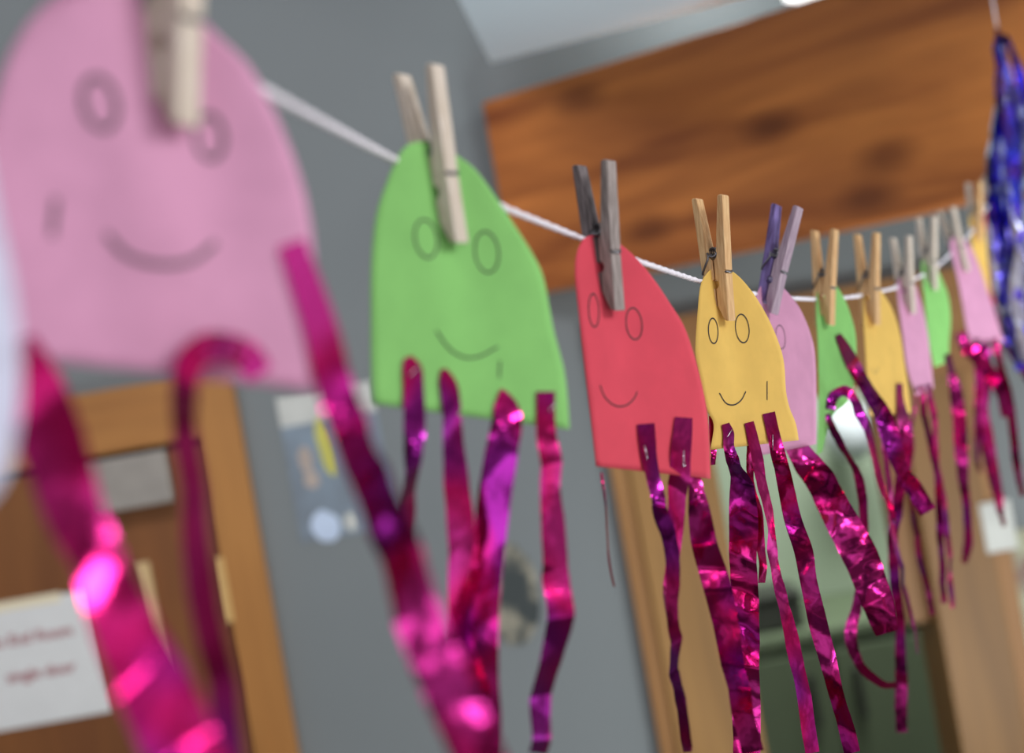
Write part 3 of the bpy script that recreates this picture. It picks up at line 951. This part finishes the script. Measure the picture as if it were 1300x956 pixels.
def blob(name, cx, cz, rx, rz, rot, y, m, parent):
    V = [(cx, y, cz)]
    n = 28
    for k in range(n):
        a = 2 * math.pi * k / n
        r = 1 + .12 * noise.noise(Vector((math.cos(a) * 2 + cx * 50, math.sin(a) * 2, cz * 30)))
        x, z = rx * r * math.cos(a), rz * r * math.sin(a)
        V.append((cx + x * math.cos(rot) - z * math.sin(rot), y, cz + x * math.sin(rot) + z * math.cos(rot)))
    return obj(name, V, [(0, 1 + (k + 1) % n, 1 + k) for k in range(n)], m, parent)


c = wx(414, 567); blob('yellow_streak', c[0], c[1], .013, .052, .1, py_ - .0009, MAT['print_yellow'], po)
c = wx(414, 668); blob('pale_shape', c[0], c[1], .024, .028, .3, py_ - .0009, MAT['print_pale'], po)
c = wx(396, 608); blob('tan_shape', c[0], c[1], .013, .016, .0, py_ - .0009, MAT['print_tan'], po)
c = wx(446, 662); blob('white_shape', c[0], c[1], .012, .016, .0, py_ - .0009, MAT['print_head'], po)
c = wx(388, 583); blob('dark_shape', c[0], c[1], .012, .022, .0, py_ - .0008, MAT['print_tan'], po)

# mottled dark print lower on the wall
c = wx(648, 755)
tag(blob('wall_print', c[0], c[1], .050, .088, .0, DW - .003, MAT['mottled'], None), 'mottled dark grey cut-out print on the grey wall behind the green octopus streamers', 'print')
# colourful print at right edge
c = wx(1310, 760)
tag(vrect('wall_picture', (c[0] - .028, c[0] + .2, c[1] - .16, c[1] + .12), DW - .004, DW - .0005, MAT['mottled2']), 'mottled pale picture on the wall at the right edge beside the tan casing', 'picture')

# wooden beam
A = at(633, 254, 2.86); Bm = at(1227, 98, 2.33)
ax = (Bm - A).normalized()
zz = (ZH - ax * ax.z).normalized()
yy = zz.cross(ax).normalized()
L = (Bm - A).length * 1.9
v, f = box_data(0, L, 0, 0.12, -0.166, 0.166)
o = obj('trim_1', v, f, MAT['beam'])
mw = Matrix((ax, yy, zz)).transposed().to_4x4(); mw.translation = A
o.matrix_world = mw
md = o.modifiers.new('bevel', 'BEVEL'); md.width = .004; md.segments = 2
tag(o, kind='structure')
# hook on the beam for the cord
hk = obj('eye_hook', *merge([tube_data(ring, 0.0012, 6), tube_data([hp + Vector((0, 0.012, 0)), hp + Vector((0.02, 0.10, 0.0))], 0.0014, 6)]), MAT['brass'], None, True)
tag(hk, 'small brass eye hook in the wooden beam holding the far end of the cord', 'hook')

# pale ceiling slab above the beam
C0 = at(623, 80, 2.75); C1 = at(583, 0, 2.266); C2 = at(930, 0, 2.588)
zc = C0.z
e1 = Vector((C2.x - C0.x, C2.y - C0.y, 0)); e2 = Vector((C1.x - C0.x, C1.y - C0.y, 0))
base = [C0, C0 + e1 * 4, C0 + e1 * 4 + e2 * 3.2, C0 + e2 * 3.2]
V = [(p.x, p.y, zc) for p in base] + [(p.x, p.y, zc + .5) for p in base]
tag(obj('ceiling', V, [(0, 3, 2, 1), (4, 5, 6, 7), (0, 1, 5, 4), (1, 2, 6, 5), (2, 3, 7, 6), (3, 0, 4, 7)], MAT['ceiling']), kind='structure')
# strip lamp at the top of the frame
lp = at(1045, -22, 2.62)
cl = empty('strip_lamp', lp, 'lit white strip lamp above the wooden beam at the top edge', 'lamp')
v, f = box_data(-.05, .05, -.02, .02, -.012, .012)
rotm = Matrix.Rotation(math.atan2(ax.y, ax.x), 4, 'Z')
def place(o):
    o.parent = cl; o.matrix_parent_inverse = PM[cl.name].inverted(); o.matrix_basis = Matrix.Translation(lp) @ rotm
place(obj('diffuser', *box_data(-.06, .05, -.02, .02, -.014, .012), MAT['lit']))
place(obj('housing', *box_data(-.07, .06, -.026, .026, .012, .2), MAT['closer']))

# ------------------------------------------------------------------ light
w = bpy.data.worlds.new('room_light'); S.world = w; w.use_nodes = True
nt = w.node_tree
bg = nt.nodes['Background']
tc = nt.nodes.new('ShaderNodeTexCoord')
nz = nt.nodes.new('ShaderNodeTexNoise'); nz.inputs['Scale'].default_value = 2.2; nz.inputs['Detail'].default_value = 2
nt.links.new(tc.outputs['Generated'], nz.inputs['Vector'])
rp = nt.nodes.new('ShaderNodeValToRGB')
e = rp.color_ramp.elements
e[0].position = .36; e[0].color = (.06, .05, .06, 1)
e[1].position = .66; e[1].color = (.95, .97, 1.0, 1)
n1 = e.new(.47); n1.color = (.30, .24, .24, 1)
n2 = e.new(.56); n2.color = (.55, .56, .60, 1)
nt.links.new(nz.outputs['Fac'], rp.inputs['Fac'])
nt.links.new(rp.outputs['Color'], bg.inputs['Color'])
sep = nt.nodes.new('ShaderNodeSeparateXYZ'); nt.links.new(tc.outputs['Generated'], sep.inputs[0])
mr = nt.nodes.new('ShaderNodeMapRange'); mr.inputs['From Min'].default_value = -1; mr.inputs['From Max'].default_value = 1
mr.inputs['To Min'].default_value = .34; mr.inputs['To Max'].default_value = 1.35
nt.links.new(sep.outputs['X'], mr.inputs['Value']); nt.links.new(mr.outputs['Result'], bg.inputs['Strength'])


def area(name, loc, target, sx, sy, energy, color=(1, 1, 1)):
    l = bpy.data.lights.new(name, 'AREA'); l.shape = 'RECTANGLE'; l.size = sx; l.size_y = sy; l.energy = energy; l.color = color
    o = bpy.data.objects.new(name, l); COL.objects.link(o)
    o.location = loc
    o.rotation_euler = (Vector(target) - Vector(loc)).to_track_quat('-Z', 'Y').to_euler()
    return o


area('unseen_light', (2.3, 0.3, 3.0), (0.2, 1.0, 1.95), 0.9, 0.8, 46, (1, .98, .96))
area('unseen_light', (-1.5, -1.6, 2.6), (0, 1.2, 1.9), 0.9, 1.1, 5, (.92, .96, 1))  # added weak fill from the left, no window known there
area('overhead_fill', (-0.6, 1.4, 3.1), (-0.4, 2.6, 1.6), 1.2, 0.3, 15, (1, .95, 1))  # added overhead source for foil reflections and the upper wall
area('up_fill', (0.9, 1.7, 1.1), (0.5, 2.1, 2.5), 0.5, 0.5, 17, (.95, .99, 1))  # added fill from below for ceiling slab and beam, no lamp stands there
area('unseen_light', (0.9, -2.1, 2.9), (0.3, 1.0, 1.9), 0.4, 0.5, 7)  # small bright source added for foil highlights, not a real window
area('unseen_light', (1.7, -1.5, 1.3), (0.3, 1.0, 1.8), 0.4, 0.6, 9, (1, .9, .86))  # another added source, low right, only for the foil to reflect
area('unseen_light', (-0.8, -2.2, 2.4), (0.0, 1.0, 1.9), 0.35, 0.6, 5, (.9, .94, 1))  # third added source behind the camera, gives the foil glints
pl = bpy.data.lights.new('wall_fill_light', 'POINT'); pl.energy = 2.2; pl.shadow_soft_size = .03  # added fill lifting the shadowed wall between slab and beam
plo = bpy.data.objects.new('wall_fill_light', pl); COL.objects.link(plo); plo.location = at(900, -70, 2.72)
area('far_room_fill', (1.0, 3.7, 2.9), (0.8, 4.4, 1.2), 0.8, 0.5, 34, (.97, 1, .96))  # added overhead fill to brighten the room beyond the doorway
